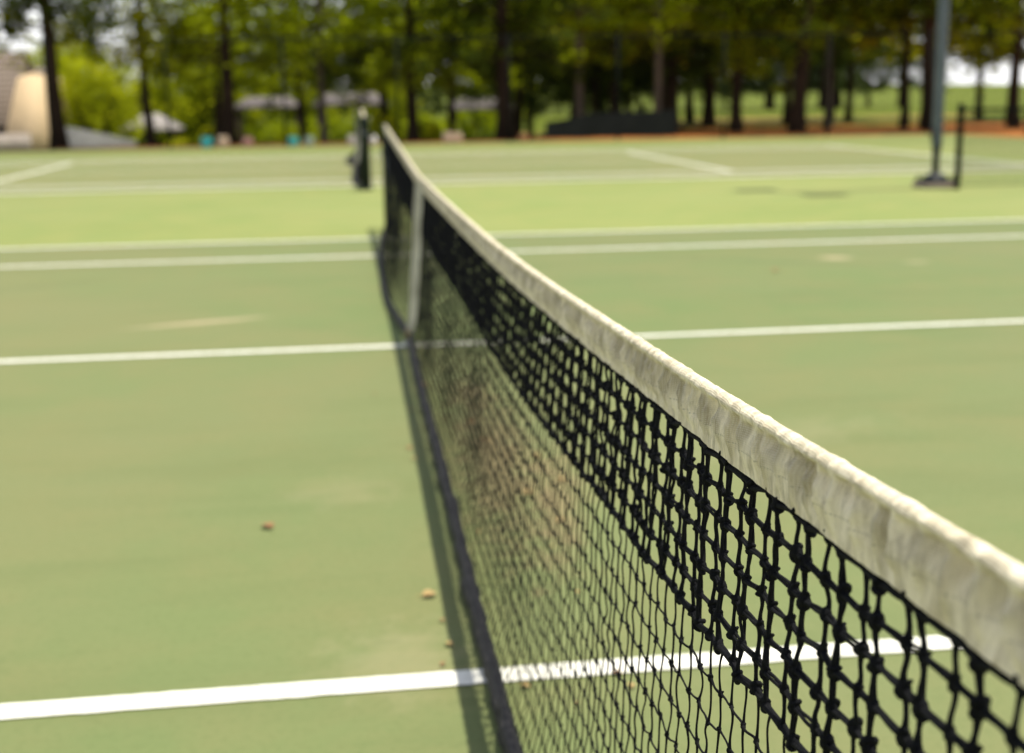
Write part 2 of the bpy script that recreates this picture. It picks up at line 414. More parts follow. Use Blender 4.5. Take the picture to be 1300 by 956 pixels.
_k = np.hanning(41); _k /= _k.sum(); _xd = np.convolve(np.pad(_xd, 20, mode='edge'), _k, 'valid')
XB = lambda Y: np.interp(Y, _yd, _xd)
_ud = np.linspace(0, 1, 300); _pd = np.interp(_ud, [0, .25, .5, .7, .85, 1], [0, .22, .36, .46, .62, 1])
_k2 = np.hanning(31); _k2 /= _k2.sum()
_pp = np.convolve(np.pad(_pd, 15, mode='reflect', reflect_type='odd'), _k2, 'valid'); _pp = (_pp - _pp[0]) / (_pp[-1] - _pp[0])
PR = lambda u: np.interp(u, _ud, _pp)
TAPE_H = .071
ZB = lambda Y: ZT(Y) - TAPE_H
def net_x(Y, z):
    u = np.clip(1 - z / ZB(Y), 0, 1)
    return X0(Y) + (XB(Y) - X0(Y)) * PR(u) + .006 * np.sin(2.3 * Y + 1.0) * np.sin(np.pi * u) + .004 * np.sin(6.1 * Y) * np.sin(np.pi * u) * u
def onto(Y, z, dx=0): return np.stack([net_x(Y, z) + dx, Y, z], -1)

net = thing('tennis_net', 'near black tennis net with pale canvas headband running away from the camera', 'tennis net')
NEARY = -3.6
DR = .035           # row pitch of the doubled upper netting
NROW = 6; NS = 15
PER = .079

def torus_pts(R, r, n=12, m=6):
    a = np.arange(n) * 2 * np.pi / n; b = np.arange(m) * 2 * np.pi / m
    A, B = np.meshgrid(a, b, indexing='ij')
    v = np.stack([(R + r * np.cos(B)) * np.cos(A), (R + r * np.cos(B)) * np.sin(A), r * np.sin(B)], -1)
    i = np.arange(n * m).reshape(n, m); i2 = np.roll(i, -1, 0)
    f = np.stack([i, i2, np.roll(i2, -1, 1), np.roll(i, -1, 1)], -1)
    return v.reshape(-1, 3), f.reshape(-1, 4)
def uv_ball(n=8, m=5):
    th = np.linspace(.001, np.pi - .001, m); ph = np.arange(n) * 2 * np.pi / n
    T, P = np.meshgrid(th, ph, indexing='ij')
    v = np.stack([np.sin(T) * np.cos(P), np.sin(T) * np.sin(P), np.cos(T)], -1)
    i = np.arange(n * m).reshape(m, n)
    f = np.stack([i[:-1], np.roll(i[:-1], -1, 1), np.roll(i[1:], -1, 1), i[1:]], -1)
    return v.reshape(-1, 3), f.reshape(-1, 4)
def rnd_rot():
    q = rng.normal(size=4); q /= np.linalg.norm(q); a, b, c2, d = q
    return np.array([[1 - 2 * (c2 * c2 + d * d), 2 * (b * c2 - d * a), 2 * (b * d + c2 * a)], [2 * (b * c2 + d * a), 1 - 2 * (b * b + d * d), 2 * (c2 * d - b * a)], [2 * (b * d - c2 * a), 2 * (c2 * d + b * a), 1 - 2 * (b * b + c2 * c2)]])
def rot_x(a): return np.array([[1, 0, 0], [0, math.cos(a), -math.sin(a)], [0, math.sin(a), math.cos(a)]])
TV, TF = torus_pts(1.0, .50)
BV, BF = uv_ball(10, 7)
BV2, BF2 = uv_ball(6, 4)
def knot(mb, c, s, near, squash=(1, 1, 1)):
    """s = half size in metres: a core with loops of cord wound round it"""
    c = np.asarray(c); sq = np.array(squash)
    if not near:
        mb.add(BV2 * s * sq + c, BF2); return
    mb.add(BV * s * .72 * sq + c, BF)
    for k, tilt in enumerate((.5, -.6, 1.5)):
        Rm = rot_x(tilt + rng.uniform(-.35, .35)) @ (np.eye(3) if k < 2 else np.array([[0, 0, 1], [0, 1, 0], [-1, 0, 0]]))
        Q = rnd_rot(); Rm = .8 * Rm + .2 * Q
        off = np.array([rng.uniform(-.15, .15), rng.uniform(-.2, .2), (-.38, .38, 0)[k]]) * s
        mb.add((TV * s * .60) @ Rm.T * sq + c + off, TF)

def strands(mb, p0, p1, r_mid, r_end, bow=None, near=True, jit=.0006):
    """p0,p1: (K,3) ends; thicker towards both knots; bow: (K,3) sideways belly"""
    K = len(p0)
    if K == 0: return
    Mx = 9 if near else 4
    tt = np.linspace(0, 1, Mx)
    P = p0[:, None] * (1 - tt)[None, :, None] + p1[:, None] * tt[None, :, None]
    if bow is not None: P = P + bow[:, None] * np.sin(np.pi * tt)[None, :, None] ** .8
    if near:
        P = P + rng.normal(0, jit, (K, 1, 3)) * np.sin(np.pi * tt)[None, :, None] + rng.normal(0, jit, (K, 1, 3)) * np.sin(2 * np.pi * tt)[None, :, None]
    R = (r_mid + (r_end - r_mid) * (np.abs(2 * tt - 1) ** 3.0)) * (1.0 if near else .94)
    mb.tubes(P, np.broadcast_to(R, (K, Mx)) * rng.uniform(.9, 1.12, (K, 1)), 8 if near else 4)

dbl = MB(); sgl = MB()
ncol = int(12.66 / PER)
cols = []
for n in range(ncol):
    yB = -6.33 + n * PER
    cols.append((yB + rng.normal(0, .0012), 'B')); cols.append((yB + .0292 + rng.normal(0, .0012), 'A'))
Yc = np.array([c_[0] for c_ in cols]); Tc = np.array([c_[1] == 'B' for c_ in cols])
NC = len(Yc)
zrow = lambda Y, k: ZB(Y) - .004 - DR * k
KP = np.zeros((NROW + 1, NC, 3))
for k in range(NROW + 1):
    yk = Yc + rng.normal(0, .0012, NC) + .0025 * np.sin(.8 * k + Yc * 9)
    zk = zrow(yk, k) + rng.normal(0, .0014, NC) - np.where(Tc, .002, -.001)
    KP[k] = onto(yk, zk) + np.stack([rng.normal(0, .0010, NC), np.zeros(NC), np.zeros(NC)], -1)
for nearflag in (True, False):
    mk = (Yc < NEARY) == nearflag
    for k in range(NROW + 1):
        # the two row cords
        if k < NROW + 1:
            a, b = KP[k, :-1], KP[k, 1:]
            mm = mk[:-1]
            for s in (-1, 1):
                off = np.array([.0012 * s, 0, .0006 * s])
                rr = .0017 if 0 < k < NROW else .0027
                strands(dbl, a[mm] + off, b[mm] + off, rr, rr * 1.35, None, nearflag, .0004)
        if k < NROW:
            a, b = KP[k], KP[k + 1]
            mA = mk & ~Tc; mB = mk & Tc
            # single tapered strand, bowing a little towards its partner
            K = mA.sum(); bow = np.stack([rng.normal(0, .0006, K), -.0014 + rng.normal(0, .0007, K), np.zeros(K)], -1)
            strands(dbl, a[mA], b[mA], .0022, .0046, bow, nearflag)
            K = mB.sum()
            for s in (-1, 1):
                bow = np.stack([s * .0013 + rng.normal(0, .0005, K), .0006 + s * .0026 + rng.normal(0, .0007, K), np.zeros(K)], -1)
                strands(dbl, a[mB] + np.array([.0007 * s, 0, 0]), b[mB] + np.array([.0007 * s, 0, 0]), .0020, .0037, bow, nearflag)
for k in range(NROW + 1):
    for j in range(NC):
        knot(dbl, KP[k, j], (.0090 if Tc[j] else .0082) * rng.uniform(.82, 1.18), Yc[j] < NEARY, (.92, .85, 1.12))
dbl.build('doubled_netting', M['cord'], net, smooth=True)
# single netting below
Y1 = -6.31 + np.arange(int(12.62 / (PER / 2))) * PER / 2
N1 = len(Y1)
ztk = lambda Y: zrow(Y, NROW)
LO = .035
K1 = np.zeros((NS + 1, N1, 3))
for j in range(NS + 1):
    yk = Y1 + rng.normal(0, .0018, N1) * (j > 0) + .012 * (j / NS) ** 2 * np.sin(Y1 * 1.7)
    zk = ztk(yk) - (ztk(yk) - LO) * (j / NS) + (rng.normal(0, .0018, N1) + ((np.arange(N1) + j) % 2 - .5) * .004) * (0 < j < NS)
    K1[j] = onto(yk, zk)
for nearflag in (True, False):
    mk = (Y1 < -2.6) == nearflag
    for j in range(NS + 1):
        if 0 < j < NS:
            mm = mk[:-1]; strands(sgl, K1[j, :-1][mm], K1[j, 1:][mm], .0013, .0020, np.stack([np.zeros(mm.sum()), np.zeros(mm.sum()), -.0015 + rng.normal(0, .001, mm.sum())], -1), nearflag, .0007)
        if j < NS:
            K = mk.sum(); bow = np.stack([rng.normal(0, .001, K), rng.normal(0, .0022, K) + .002 * ((-1) ** j), np.zeros(K)], -1)
            strands(sgl, K1[j][mk], K1[j + 1][mk], .0013, .0021, bow, nearflag, .0008)
for j in range(1, NS):
    for i in range(N1):
        knot(sgl, K1[j, i], .0044 * rng.uniform(.85, 1.2), Y1[i] < -4.3, (.9, .9, 1.2))
sgl.build('single_netting', M['cord'], net, smooth=True)

# headband: canvas folded over the cable, gathered in irregular puckers
ya = np.concatenate([np.arange(-6.36, -4.2, .0022), np.arange(-4.2, -1.5, .006), np.arange(-1.5, 6.36, .02)])
prof = []
R0 = .0086
for q in np.linspace(0, 1, 30): prof.append((-1, q))          # left side, bottom to shoulder
for q in np.linspace(0, np.pi, 13)[1:-1]: prof.append((0, q))  # over the top
for q in np.linspace(1, 0, 10): prof.append((1, q))
cre = [-6.40]
while cre[-1] < 6.4: cre.append(cre[-1] + rng.uniform(.020, .052))
cre = np.array(cre); camp = rng.uniform(.45, 1.1, len(cre)); cdep = rng.uniform(.6, 1.5, len(cre)); clean = rng.uniform(-.25, .25, len(cre))
V = np.zeros((len(ya), len(prof), 3))
ztop = ZT(ya); xc = X0(ya)
hs = TAPE_H - R0
def pucker(y, z_frac):
    yy_ = y + 0.010 * (1 - z_frac) * 0
    i = np.clip(np.searchsorted(cre, yy_) - 1, 0, len(cre) - 2)
    tt = (yy_ - cre[i]) / (cre[i + 1] - cre[i])
    return np.sin(np.pi * tt) ** .75 * camp[i], i
nz = lambda a, b, c2: noise.noise(Vector((a, b, c2)))
for pi_, (side, q) in enumerate(prof):
    if side == 0: zf = 1.0
    else: zf = q
    shift = np.array([.007 * nz(y * 9, zf * 2.2, 3.1) for y in ya])
    b, ci = pucker(ya + shift * (1.4 - zf), zf)
    env = np.exp(-(np.maximum(zf - .86, 0) / .075) ** 2 - (np.maximum(.86 - zf, 0) / (.36 * cdep[ci])) ** 2) if side != 0 else .45
    wr = np.array([nz(y * 26, zf * 3.0, 7.7) for y in ya]) * .0020 + np.array([nz(y * 75, zf * 5, 1.3) for y in ya]) * .0011
    dent = .0180 * b * env * (1.0 if side == -1 else -.75)
    if side == -1: dent = dent - .0075 * np.clip(1 - b, 0, 1) ** 1.5 * smooth(.98, .60, zf) * smooth(.05, .45, zf)
    out = -dent + wr * (1.0 if side != 0 else .6) if side != 0 else .0012 * (.5 - b) + wr * .6
    if side == 0:
        rr = R0 + out * .8
        V[:, pi_, 0] = xc - rr * np.cos(q) * (1 + (.45 * (.5 - b) if np.cos(q) > 0 else 0)); V[:, pi_, 2] = ztop - R0 + (R0 + np.abs(out) * .3 + .5 * wr) * np.sin(q)
    else:
        base = R0 * (.55 + .45 * smooth(.2, .95, zf))
        V[:, pi_, 0] = xc + side * (base + out)
        V[:, pi_, 2] = ztop - TAPE_H + hs * q + (.0012 * np.array([nz(y * 22, 4.4, side) for y in ya]) if q == 0 else 0)
    V[:, pi_, 1] = ya
i = np.arange(V.shape[0] * V.shape[1]).reshape(V.shape[:2])
mb = MB().add(V.reshape(-1, 3), np.stack([i[:-1, :-1], i[1:, :-1], i[1:, 1:], i[:-1, 1:]], -1))
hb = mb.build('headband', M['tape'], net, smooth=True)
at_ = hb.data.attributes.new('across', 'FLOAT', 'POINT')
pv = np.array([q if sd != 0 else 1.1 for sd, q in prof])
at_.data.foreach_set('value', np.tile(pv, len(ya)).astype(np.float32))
yy = np.linspace(-6.4, 6.4, 80)
MB().tube(np.stack([X0(yy), yy, ZT(yy) - R0], -1), .0035, 8).build('cable', M['galv'], net)
# bottom band lying on the court
yb = np.arange(-6.3, 6.3, .02)
prof2 = [(math.cos(a), math.sin(a)) for a in np.linspace(0, 2 * np.pi, 12, endpoint=False)]
Vb = np.zeros((len(yb), 12, 3))
for k, (cx, cz) in enumerate(prof2):
    wob = np.array([nz(y * 7, k * .6, 2) for y in yb]); wob2 = np.array([nz(y * 24, k * .9, 9) for y in yb])
    Vb[:, k, 0] = XB(yb) + .019 * cx * (1 + .5 * wob) + .006 * wob2
    Vb[:, k, 1] = yb
    Vb[:, k, 2] = np.maximum(.032 + .028 * cz * (1 + .35 * wob) + .004 * wob2, .009)
i = np.arange(len(yb) * 12).reshape(-1, 12)
mb = MB().add(Vb.reshape(-1, 3), np.stack([i[:-1], i[1:], np.roll(i[1:], -1, 1), np.roll(i[:-1], -1, 1)], -1))
mb.build('bottom_band', M['band'], net, smooth=True)
# centre strap with its double-ended hook
zs = np.linspace(.985 * float(ZB(0)) + .06, .07, 24)
sw = .025
Vs = []
for k, z in enumerate(zs):
    x = float(net_x(0.0, min(z, float(ZB(0))))) - .010 - .004 * math.sin(k * .5)
    xa = x
    fz = z / .9; y0 = .04 * (1 - fz) - .08 * fz; xa += .016 * fz
    sw = .020 + .010 * fz
    tw = 1.15 + .3 * math.sin(2.5 * z)
    for s, tk in ((-1, 0), (1, 0), (1, 1), (-1, 1)):
        Vs.append((xa - .020 - s * sw * math.sin(tw) - tk * .002, y0 + s * sw * math.cos(tw), z))
i = np.arange(len(Vs)).reshape(-1, 4)
mb = MB().add(Vs, np.stack([i[:-1], np.roll(i[:-1], -1, 1), np.roll(i[1:], -1, 1), i[1:]], -1))
strap = mb.build('centre_strap', M['strap'], net)
mb = MB(); xa = float(net_x(0.0, .07)) - .032
mb.tube([(xa, .04, .085), (xa - .006, .04, .07), (xa, .04, .04), (xa + .006, .04, .02), (xa, .04, .006)], .006, 8)
mb.box((xa, .04, .083), (.016, .05, .022))
mb.build('strap_hook', M['brass'], strap)
lathe(MB(), [(.03, .006), (.03, .014), (.02, .02), (.008, .022)], (xa, .04, 0), 14).build('ground_anchor', M['galv'], strap)

# net posts
def make_post(label, loc, rz):
    p = thing('net_post', label, 'net post', loc, rz, 'steel net posts')
    lathe(MB(), [(.038, -.05), (.038, 1.06), (.036, 1.075), (.030, 1.085)], n=18).build('pole', M['post_paint'], p, True)
    lathe(MB(), [(.050, .008), (.050, .02), (.042, .035), (.0385, .036)], n=18).build('collar', M['post_paint'], p)
    mb = MB().box((0, -.06, .80), (.07, .05, .12)); mb.tube([(-.045, -.06, .80), (.045, -.06, .80)], .022, 12)
    wn = mb.build('winch', M['post_paint'], p)
    MB().tube([(.045, -.06, .80), (.075, -.06, .80), (.075, -.10, .72), (.11, -.10, .72)], .007, 8).build('crank_handle', M['galv'], wn)
    MB().tube([(0, .046, .10), (0, .046, 1.02)], .006, 6).build('lacing_rod', M['galv'], p)
    return p
p0 = make_post('steel net post at the near end of the near net', (0, -6.42, 0), math.pi * 0)
dup(p0, (.076, 6.42, 0), math.pi, 'dark net post at the far end of the near net')
dup(p0, (-.02, C2Y - 6.42, 0), 0, 'dark net post of the far court, at the end of its net facing the camera', None, (1.9, 1.6, 1))
dup(p0, (.046, C2Y + 6.42, 0), math.pi, 'dark net post at the far end of the far court net by the fence')
dup(net, (.03, C2Y, 0), 0, 'distant black net of the far court seen end-on past the near net', None, (2.1, 1, 1))

# ------------------------------------------------------------------ fallen leaves
t = NT('dry_leaf', .8, .2); M['dryleaf'] = t.col(t.ramp(t.noise(60, 3), [(.3, (.30, .19, .07)), (.7, (.48, .36, .17))]))
t = NT('rusty_leaf', .8, .2); M['rustleaf'] = t.col(t.ramp(t.noise(60, 3), [(.3, (.20, .10, .045)), (.7, (.36, .20, .10))]))
def leaf(name, x, y, s, rz, mat, label, z=.010):
    mb = MB(); n = 7
    tt = np.linspace(0, 1, n); wd = np.sin(np.pi * tt ** .85) * .36 + .01
    v = []
    for a, b in zip(tt, wd):
        cz = .10 * math.sin(a * 3) + .02
        v += [((a - .5) * s, -b * s, z * 0 + cz * s + .18 * b * s), ((a - .5) * s, 0, cz * s), ((a - .5) * s, b * s, cz * s + .18 * b * s)]
    i = np.arange(n * 3).reshape(n, 3)
    mb.add(v, np.concatenate([np.stack([i[:-1, k], i[1:, k], i[1:, k + 1], i[:-1, k + 1]], -1) for k in (0, 1)]))
    mb.tube([(-.5 * s, 0, .02 * s), (-.85 * s, .08 * s, .05 * s)], .02 * s, 5)
    o = mb.build(name, mat, None, True); o.location = (x, y, z); o.rotation_euler = (.1, .08, rz)
    tag(o, label, 'leaf', 'dry leaves fallen on the court')
leaf('fallen_leaf', -.205, -3.60, .045, .4, M['dryleaf'], 'tan dry leaf on the court beside the net shadow, nearest to the camera')
leaf('fallen_leaf', -.68, -2.94, .055, 2.0, M['rustleaf'], 'curled orange leaf alone on the open court left of the net')
leaf('fallen_leaf', -.045, -1.2, .05, 1.0, M['rustleaf'], 'rust leaf lying against the bottom band of the net', .05)
leaf('fallen_leaf', 2.89, 2.39, .07, .7, M['rustleaf'], 'rust brown leaf beside the pale worn patch right of the net')
for k, (x, y, s, m_) in enumerate([(.20, -2.75, .045, 'dryleaf'), (.30, -2.30, .045, 'dryleaf'), (.12, -2.05, .05, 'rustleaf'), (.26, -3.05, .04, 'dryleaf'), (.10, -1.75, .04, 'rustleaf'), (.34, -2.62, .04, 'dryleaf')]):
    leaf('fallen_leaf', x, y, s, k * 1.3, M[m_], 'dry leaf caught in the dirt at the right foot of the net')

for k in range(26):
    yb_ = rng.uniform(-4.6, -.6); side = k % 3
    xb_ = float(XB(yb_)) + (rng.uniform(.06, .35) if side else rng.uniform(-.22, -.06))
    leaf('leaf_scrap', xb_, yb_, rng.uniform(.014, .028), rng.uniform(0, 6), M['dryleaf' if k % 2 else 'rustleaf'], 'tiny scrap of dry leaf among the litter along the foot of the net')
# ------------------------------------------------------------------ light pole
lp = thing('light_pole', 'tall blue-grey court light pole bolted to a concrete pad', 'light pole', (7.90, 10.06, 0))
mb = MB(); mb.box((0, 0, .03), (.46, .46, .075)); mb.build('concrete_pad', M['concrete'], lp)
mb = MB(); mb.box((0, 0, .095), (.40, .40, .055)); lathe(mb, [(.17, .122), (.16, .16), (.08, .20)], n=16)
bp = mb.build('base_plate', M['pole_dark'], lp)
for sx in (-1, 1):
    for sy in (-1, 1):
        MB().tube([(sx * .17, sy * .17, .12), (sx * .17, sy * .17, .17)], .014, 6).build('anchor_bolt', M['pole_dark'], bp)
lathe(MB(), [(.052, .15), (.050, .42), (.056, .50), (.066, .56)], n=18).build('hinge_neck', M['pole_dark'], lp, True)
mb = MB(); lathe(mb, [(.068, .55), (.075, .60), (.075, 2.2), (.070, 6), (.055, 11.9), (.03, 11.92)], n=20)
mb.build('shaft', M['pole'], lp, True)
MB().box((-.075, 0, .75), (.012, .07, .2)).build('hand_hole_cover', M['pole_dark'], lp)
ax = np.array([.49, -.87]) * .62
MB().tube([(-ax[0], -ax[1], 11.75), (ax[0], ax[1], 11.75)], .035, 10).build('crossarm', M['pole'], lp)
for s in (-1, 1):
    mb = MB().box((s * ax[0], s * ax[1], 11.72), (.55, .42, .22)); mb.box((s * ax[0] - .1, s * ax[1], 11.86), (.25, .2, .08))
    h = mb.build('lamp_head', M['pole_dark'], lp)
    MB().box((s * ax[0], s * ax[1], 11.605), (.46, .34, .012)).build('lens', M['lamp_glass'], h)

# ------------------------------------------------------------------ chain link fences
def diamonds(mb, p0, p1, z0, z1, pitch, r):
    p0 = np.array(p0, float); p1 = np.array(p1, float); L = np.linalg.norm(p1 - p0); d = (p1 - p0) / L
    H = z1 - z0; segs = []
    for s in (1, -1):
        for a in np.arange(-H, L + H, pitch):
            u0, u1 = (a, a + H) if s == 1 else (a + H, a)
            t0, t1 = 0., 1.
            du = u1 - u0
            # clip to 0..L
            for lo_hi, bound in (('lo', 0.), ('hi', L)):
                pass
            ts = sorted([(0 - u0) / du, (L - u0) / du])
            t0 = max(t0, ts[0]); t1 = min(t1, ts[1])
            if t1 - t0 < .02: continue
            q = []
            for t_ in (t0, t1):
                xy = p0 + d * (u0 + du * t_); q.append((xy[0], xy[1], z0 + H * t_))
            segs.append(q)
    mb.tubes(np.array(segs), np.full((len(segs), 2), r), 3)
    return mb
lf = thing('low_chain_link_fence', 'low black chain-link fence between the two courts right of the light pole', 'fence', (8.04, 9.68, 0))
diamonds(MB(), (0, 0), (10.3, 0), .04, 1.06, .055, .0026).build('chain_link_mesh', M['fence'], lf)
MB().tube([(0, 0, 1.08), (10.3, 0, 1.08)], .020, 8).build('top_rail', M['fence'], lf)
MB().tube([(0, 0, .05), (10.3, 0, .05)], .004, 6).build('tension_wire', M['fence'], lf)
for k in range(5):
    mb = MB(); r = .042 if k == 0 else .026
    lathe(mb, [(r, -.05), (r, 1.10), (r * 1.25, 1.11), (r * 1.2, 1.14), (r * .6, 1.17)], (k * 2.55, 0, 0), 12)
    if k == 0:
        for z in (.2, .5, .8, 1.06): lathe(mb, [(r * 1.25, z - .02), (r * 1.25, z + .02)], (0, 0, 0), 12)
    mb.build('fence_post', M['fence'], lf, False)
ff = thing('tall_chain_link_fence', 'tall black chain-link fence along the far edge of the courts', 'fence', (0, 30.75, 0))
diamonds(MB(), (-18.3, 0), (21, 0), .05, 3.02, .065, .0016).build('chain_link_mesh', M['fence'], ff)
mb = MB().tube([(-18.3, 0, 3.04), (21, 0, 3.04)], .022, 8); mb.build('top_rail', M['fence'], ff)
for k in range(13):
    MB().tube([(-18.3 + k * 3.275, .03, -.1), (-18.3 + k * 3.275, .03, 3.1)], .040, 10).build('fence_post', M['fence'], ff)
# dark cloth tied low on part of the fence
xsn = np.linspace(5.7, 9.7, 60); Vn = []
for x in xsn:
    for z in np.linspace(.10, .62 + .24 * smooth(5.7, 8.6, x) + .05 * math.sin(x * 2), 6): Vn.append((x, -.06 - .02 * math.sin(x * 6 + z), z))
    for z in np.linspace(.10, .62 + .24 * smooth(5.7, 8.6, x) + .05 * math.sin(x * 2), 6): Vn.append((x, -.064 - .02 * math.sin(x * 6 + z), z))
i = np.arange(60 * 12).reshape(60, 12)
mb = MB().add(Vn, np.concatenate([np.stack([i[:-1, a:a + 5], i[1:, a:a + 5], i[1:, a + 1:a + 6], i[:-1, a + 1:a + 6]], -1).reshape(-1, 4) for a in (0, 6)]))
mb.build('windscreen', M['screen'], ff, True)

# ------------------------------------------------------------------ trees
def leaf_quads(mb, C, size, n_per, spread, flat=.7):
    """n_per leaves round every clump centre"""
    C = np.asarray(C); K = len(C)
    if K == 0: return
    P = np.repeat(C, n_per, 0) + rng.normal(0, 1, (K * n_per, 3)) * np.asarray(spread)
    nrm = rng.normal(0, 1, P.shape); nrm[:, 2] = np.abs(nrm[:, 2]) + flat; nrm /= np.linalg.norm(nrm, axis=1, keepdims=True)
    a = np.cross(nrm, rng.normal(0, 1, P.shape)); a /= np.linalg.norm(a, axis=1, keepdims=True); b = np.cross(nrm, a)
    s = size * rng.uniform(.6, 1.4, (len(P), 1)); asp = rng.uniform(.45, .8, (len(P), 1))
    v = np.stack([P - a * s, P + b * s * asp * .8 - a * s * .1, P + a * s, P - b * s * asp * .8 + a * s * .1], 1)
    mb.add(v.reshape(-1, 3), np.arange(len(P) * 4).reshape(-1, 4))

def make_tree(name, label, cat, z0, H, spread, leafm, barkm, r0, nb_low=30, dens=24, fork=False):
    root = thing(name, label, cat)
    tr = MB(); n = 12
    bend = rng.normal(0, .12, 2)
    tz = np.linspace(-.4, H * .93, n)
    tx = bend[0] * np.sin(tz / H * 3) + rng.normal(0, .02, n); ty = bend[1] * np.sin(tz / H * 2.4) + rng.normal(0, .02, n)
    tr_r = r0 * (1 - .75 * np.clip(tz / H, 0, 1)) + r0 * .55 * np.exp(-np.clip(tz + .1, 0, None) * 3)
    tr.tube(np.stack([tx, ty, tz], -1), tr_r, 10)
    cl_low = []; cl_hi = []
    zsplit = 7.0
    NH = 13; nb = nb_low + NH
    for k in range(nb):
        z = z0 + 1.0 + (zsplit - z0) * (k / nb_low) ** 1.05 if k < nb_low else zsplit + (H - zsplit) * (k - nb_low) / NH
        fr = np.clip((z - z0) / (H - z0), 0, 1)
        L = spread * (.75 + .45 * rng.random()) * (1 - fr) ** .6 + .5
        if z < z0 + 1.6: L *= .85
        a = k * 2.399 + rng.normal(0, .3)
        x0, y0 = np.interp(z, tz, tx), np.interp(z, tz, ty)
        droop = rng.uniform(-.9, .15) if z < zsplit else rng.uniform(-.2, .5)
        pts = []
        for t_ in np.linspace(0, 1, 5):
            pts.append((x0 + math.cos(a) * L * t_, y0 + math.sin(a) * L * t_, z + .25 * math.sin(t_ * 3) + droop * t_ * t_ * 1.1 + (H - z) * .0))
        pts = np.array(pts); pts[1:] += rng.normal(0, .06, (4, 3))
        tr.tube(pts, np.linspace(.05, .012, 5) * (r0 / .2) ** .5, 5, cap=False)
        nc = int(3 + L * 2.0)
        for q in range(nc):
            t_ = rng.uniform(.28, 1.05); base = np.array([np.interp(t_, np.linspace(0, 1, 5), pts[:, d]) for d in range(3)])
            base += rng.normal(0, .22, 3) * np.array([1, 1, .8])
            if base[2] < z0 - .1: base[2] = z0 + rng.random() * .5
            (cl_low if z < zsplit else cl_hi).append(base)
    cr = MB()
    leaf_quads(cr, cl_low, .13, int(dens * .72), (.19, .19, .14))
    leaf_quads(cr, cl_hi, .20, 4, (.45, .45, .35))
    tr.build('trunk', barkm, root, True)
    cr.build('crown', leafm, root)
    return root

def gz(x, y): return float(ground_z(x, y))
A_ = make_tree('pine_tree', 'slim dark pine trunk left of the grey canopy, its crown full of yellow-green light', 'tree', 2.2, 13, 3.0, M['leaf_yel'], M['bark'], .17, 26, 20)
B_ = make_tree('pine_tree', 'thick dark pine with leaning trunk between the grey canopies at the left', 'tree', 1.6, 14, 3.2, M['leaf_mid'], M['bark'], .24, 34, 24)
C_ = make_tree('pine_tree', 'dark drooping pine with two stems right of the net, centre of the tree row', 'tree', 1.5, 14, 3.1, M['leaf_dark'], M['bark'], .27, 40, 26)
D_ = make_tree('pine_tree', 'slender pale grey trunk standing at the left end of the black windscreen', 'tree', 2.6, 14, 2.8, M['leaf_mid'], M['bark_grey'], .16, 28, 22)
E_ = make_tree('pine_tree', 'heavy black-barked pine left of the light pole, thickest trunk of the right half', 'tree', 2.9, 15, 3.3, M['leaf_dark'], M['bark'], .27, 32, 26)
FT = 'pine trees along the far fence'
spots = [
    (A_, -6.75, 38.0, 0, .95, None),
    (B_, -4.06, 37.0, .6, 1, None),
    (C_, 5.15, 36.0, 1.0, 1, None),
    (D_, 8.09, 38.0, 0, 1, None),
    (E_, 15.45, 36.0, 2.2, 1, None),
    (E_, -9.16, 35.0, 1.4, .9, 'thick dark pine rising in front of the cream house at the far left'),
    (D_, -.94, 40.0, 2.5, .95, 'thin dark pine just left of the far court net, before the middle canopy'),
    (B_, 2.22, 39.0, 2.8, .9, 'dark pine just right of the top of the near net'),
    (A_, 10.37, 43.0, 3.3, 1.0, 'brown-trunked pine behind the middle of the black windscreen'),
    (D_, 10.71, 37.0, 4.0, .95, 'reddish slim trunk at the right end of the black windscreen'),
    (C_, 15.21, 46.0, 4.4, 1.0, 'deep shaded pine set back behind the trees right of the windscreen'),
    (B_, 13.88, 38.0, 5.2, .9, 'mid-sized pine left of the thickest trunk, by the pale sandy strip'),
    (D_, 18.09, 40.0, 1.9, .95, 'narrow dark trunk right of the thickest trunk, on orange pine straw'),
    (A_, 20.73, 39.0, 5.0, .95, 'narrow dark pine just left of the trunk behind the light pole'),
    (E_, 20.22, 36.0, .4, .95, 'stout dark pine directly behind the light pole'),
    (B_, 24.01, 37.0, 3.9, .9, 'dark pine at the far right above the low chain-link fence'),
    (A_, -12.8, 36.5, 2.0, .95, 'leafy yellow-green tree hanging into the upper left corner'),
    (C_, 12.4, 41.5, 2.4, .95, 'dark crowned pine between the windscreen and the sandy strip'),
]
for src, x, y, rz, s, lab in spots:
    loc = (x, y, gz(x, y) - .02)
    if lab is None:
        src.location = loc; src.rotation_euler = (0, 0, rz); src.scale = (s,) * 3; src['group'] = FT
    else: dup(src, loc, rz, lab, FT, s)

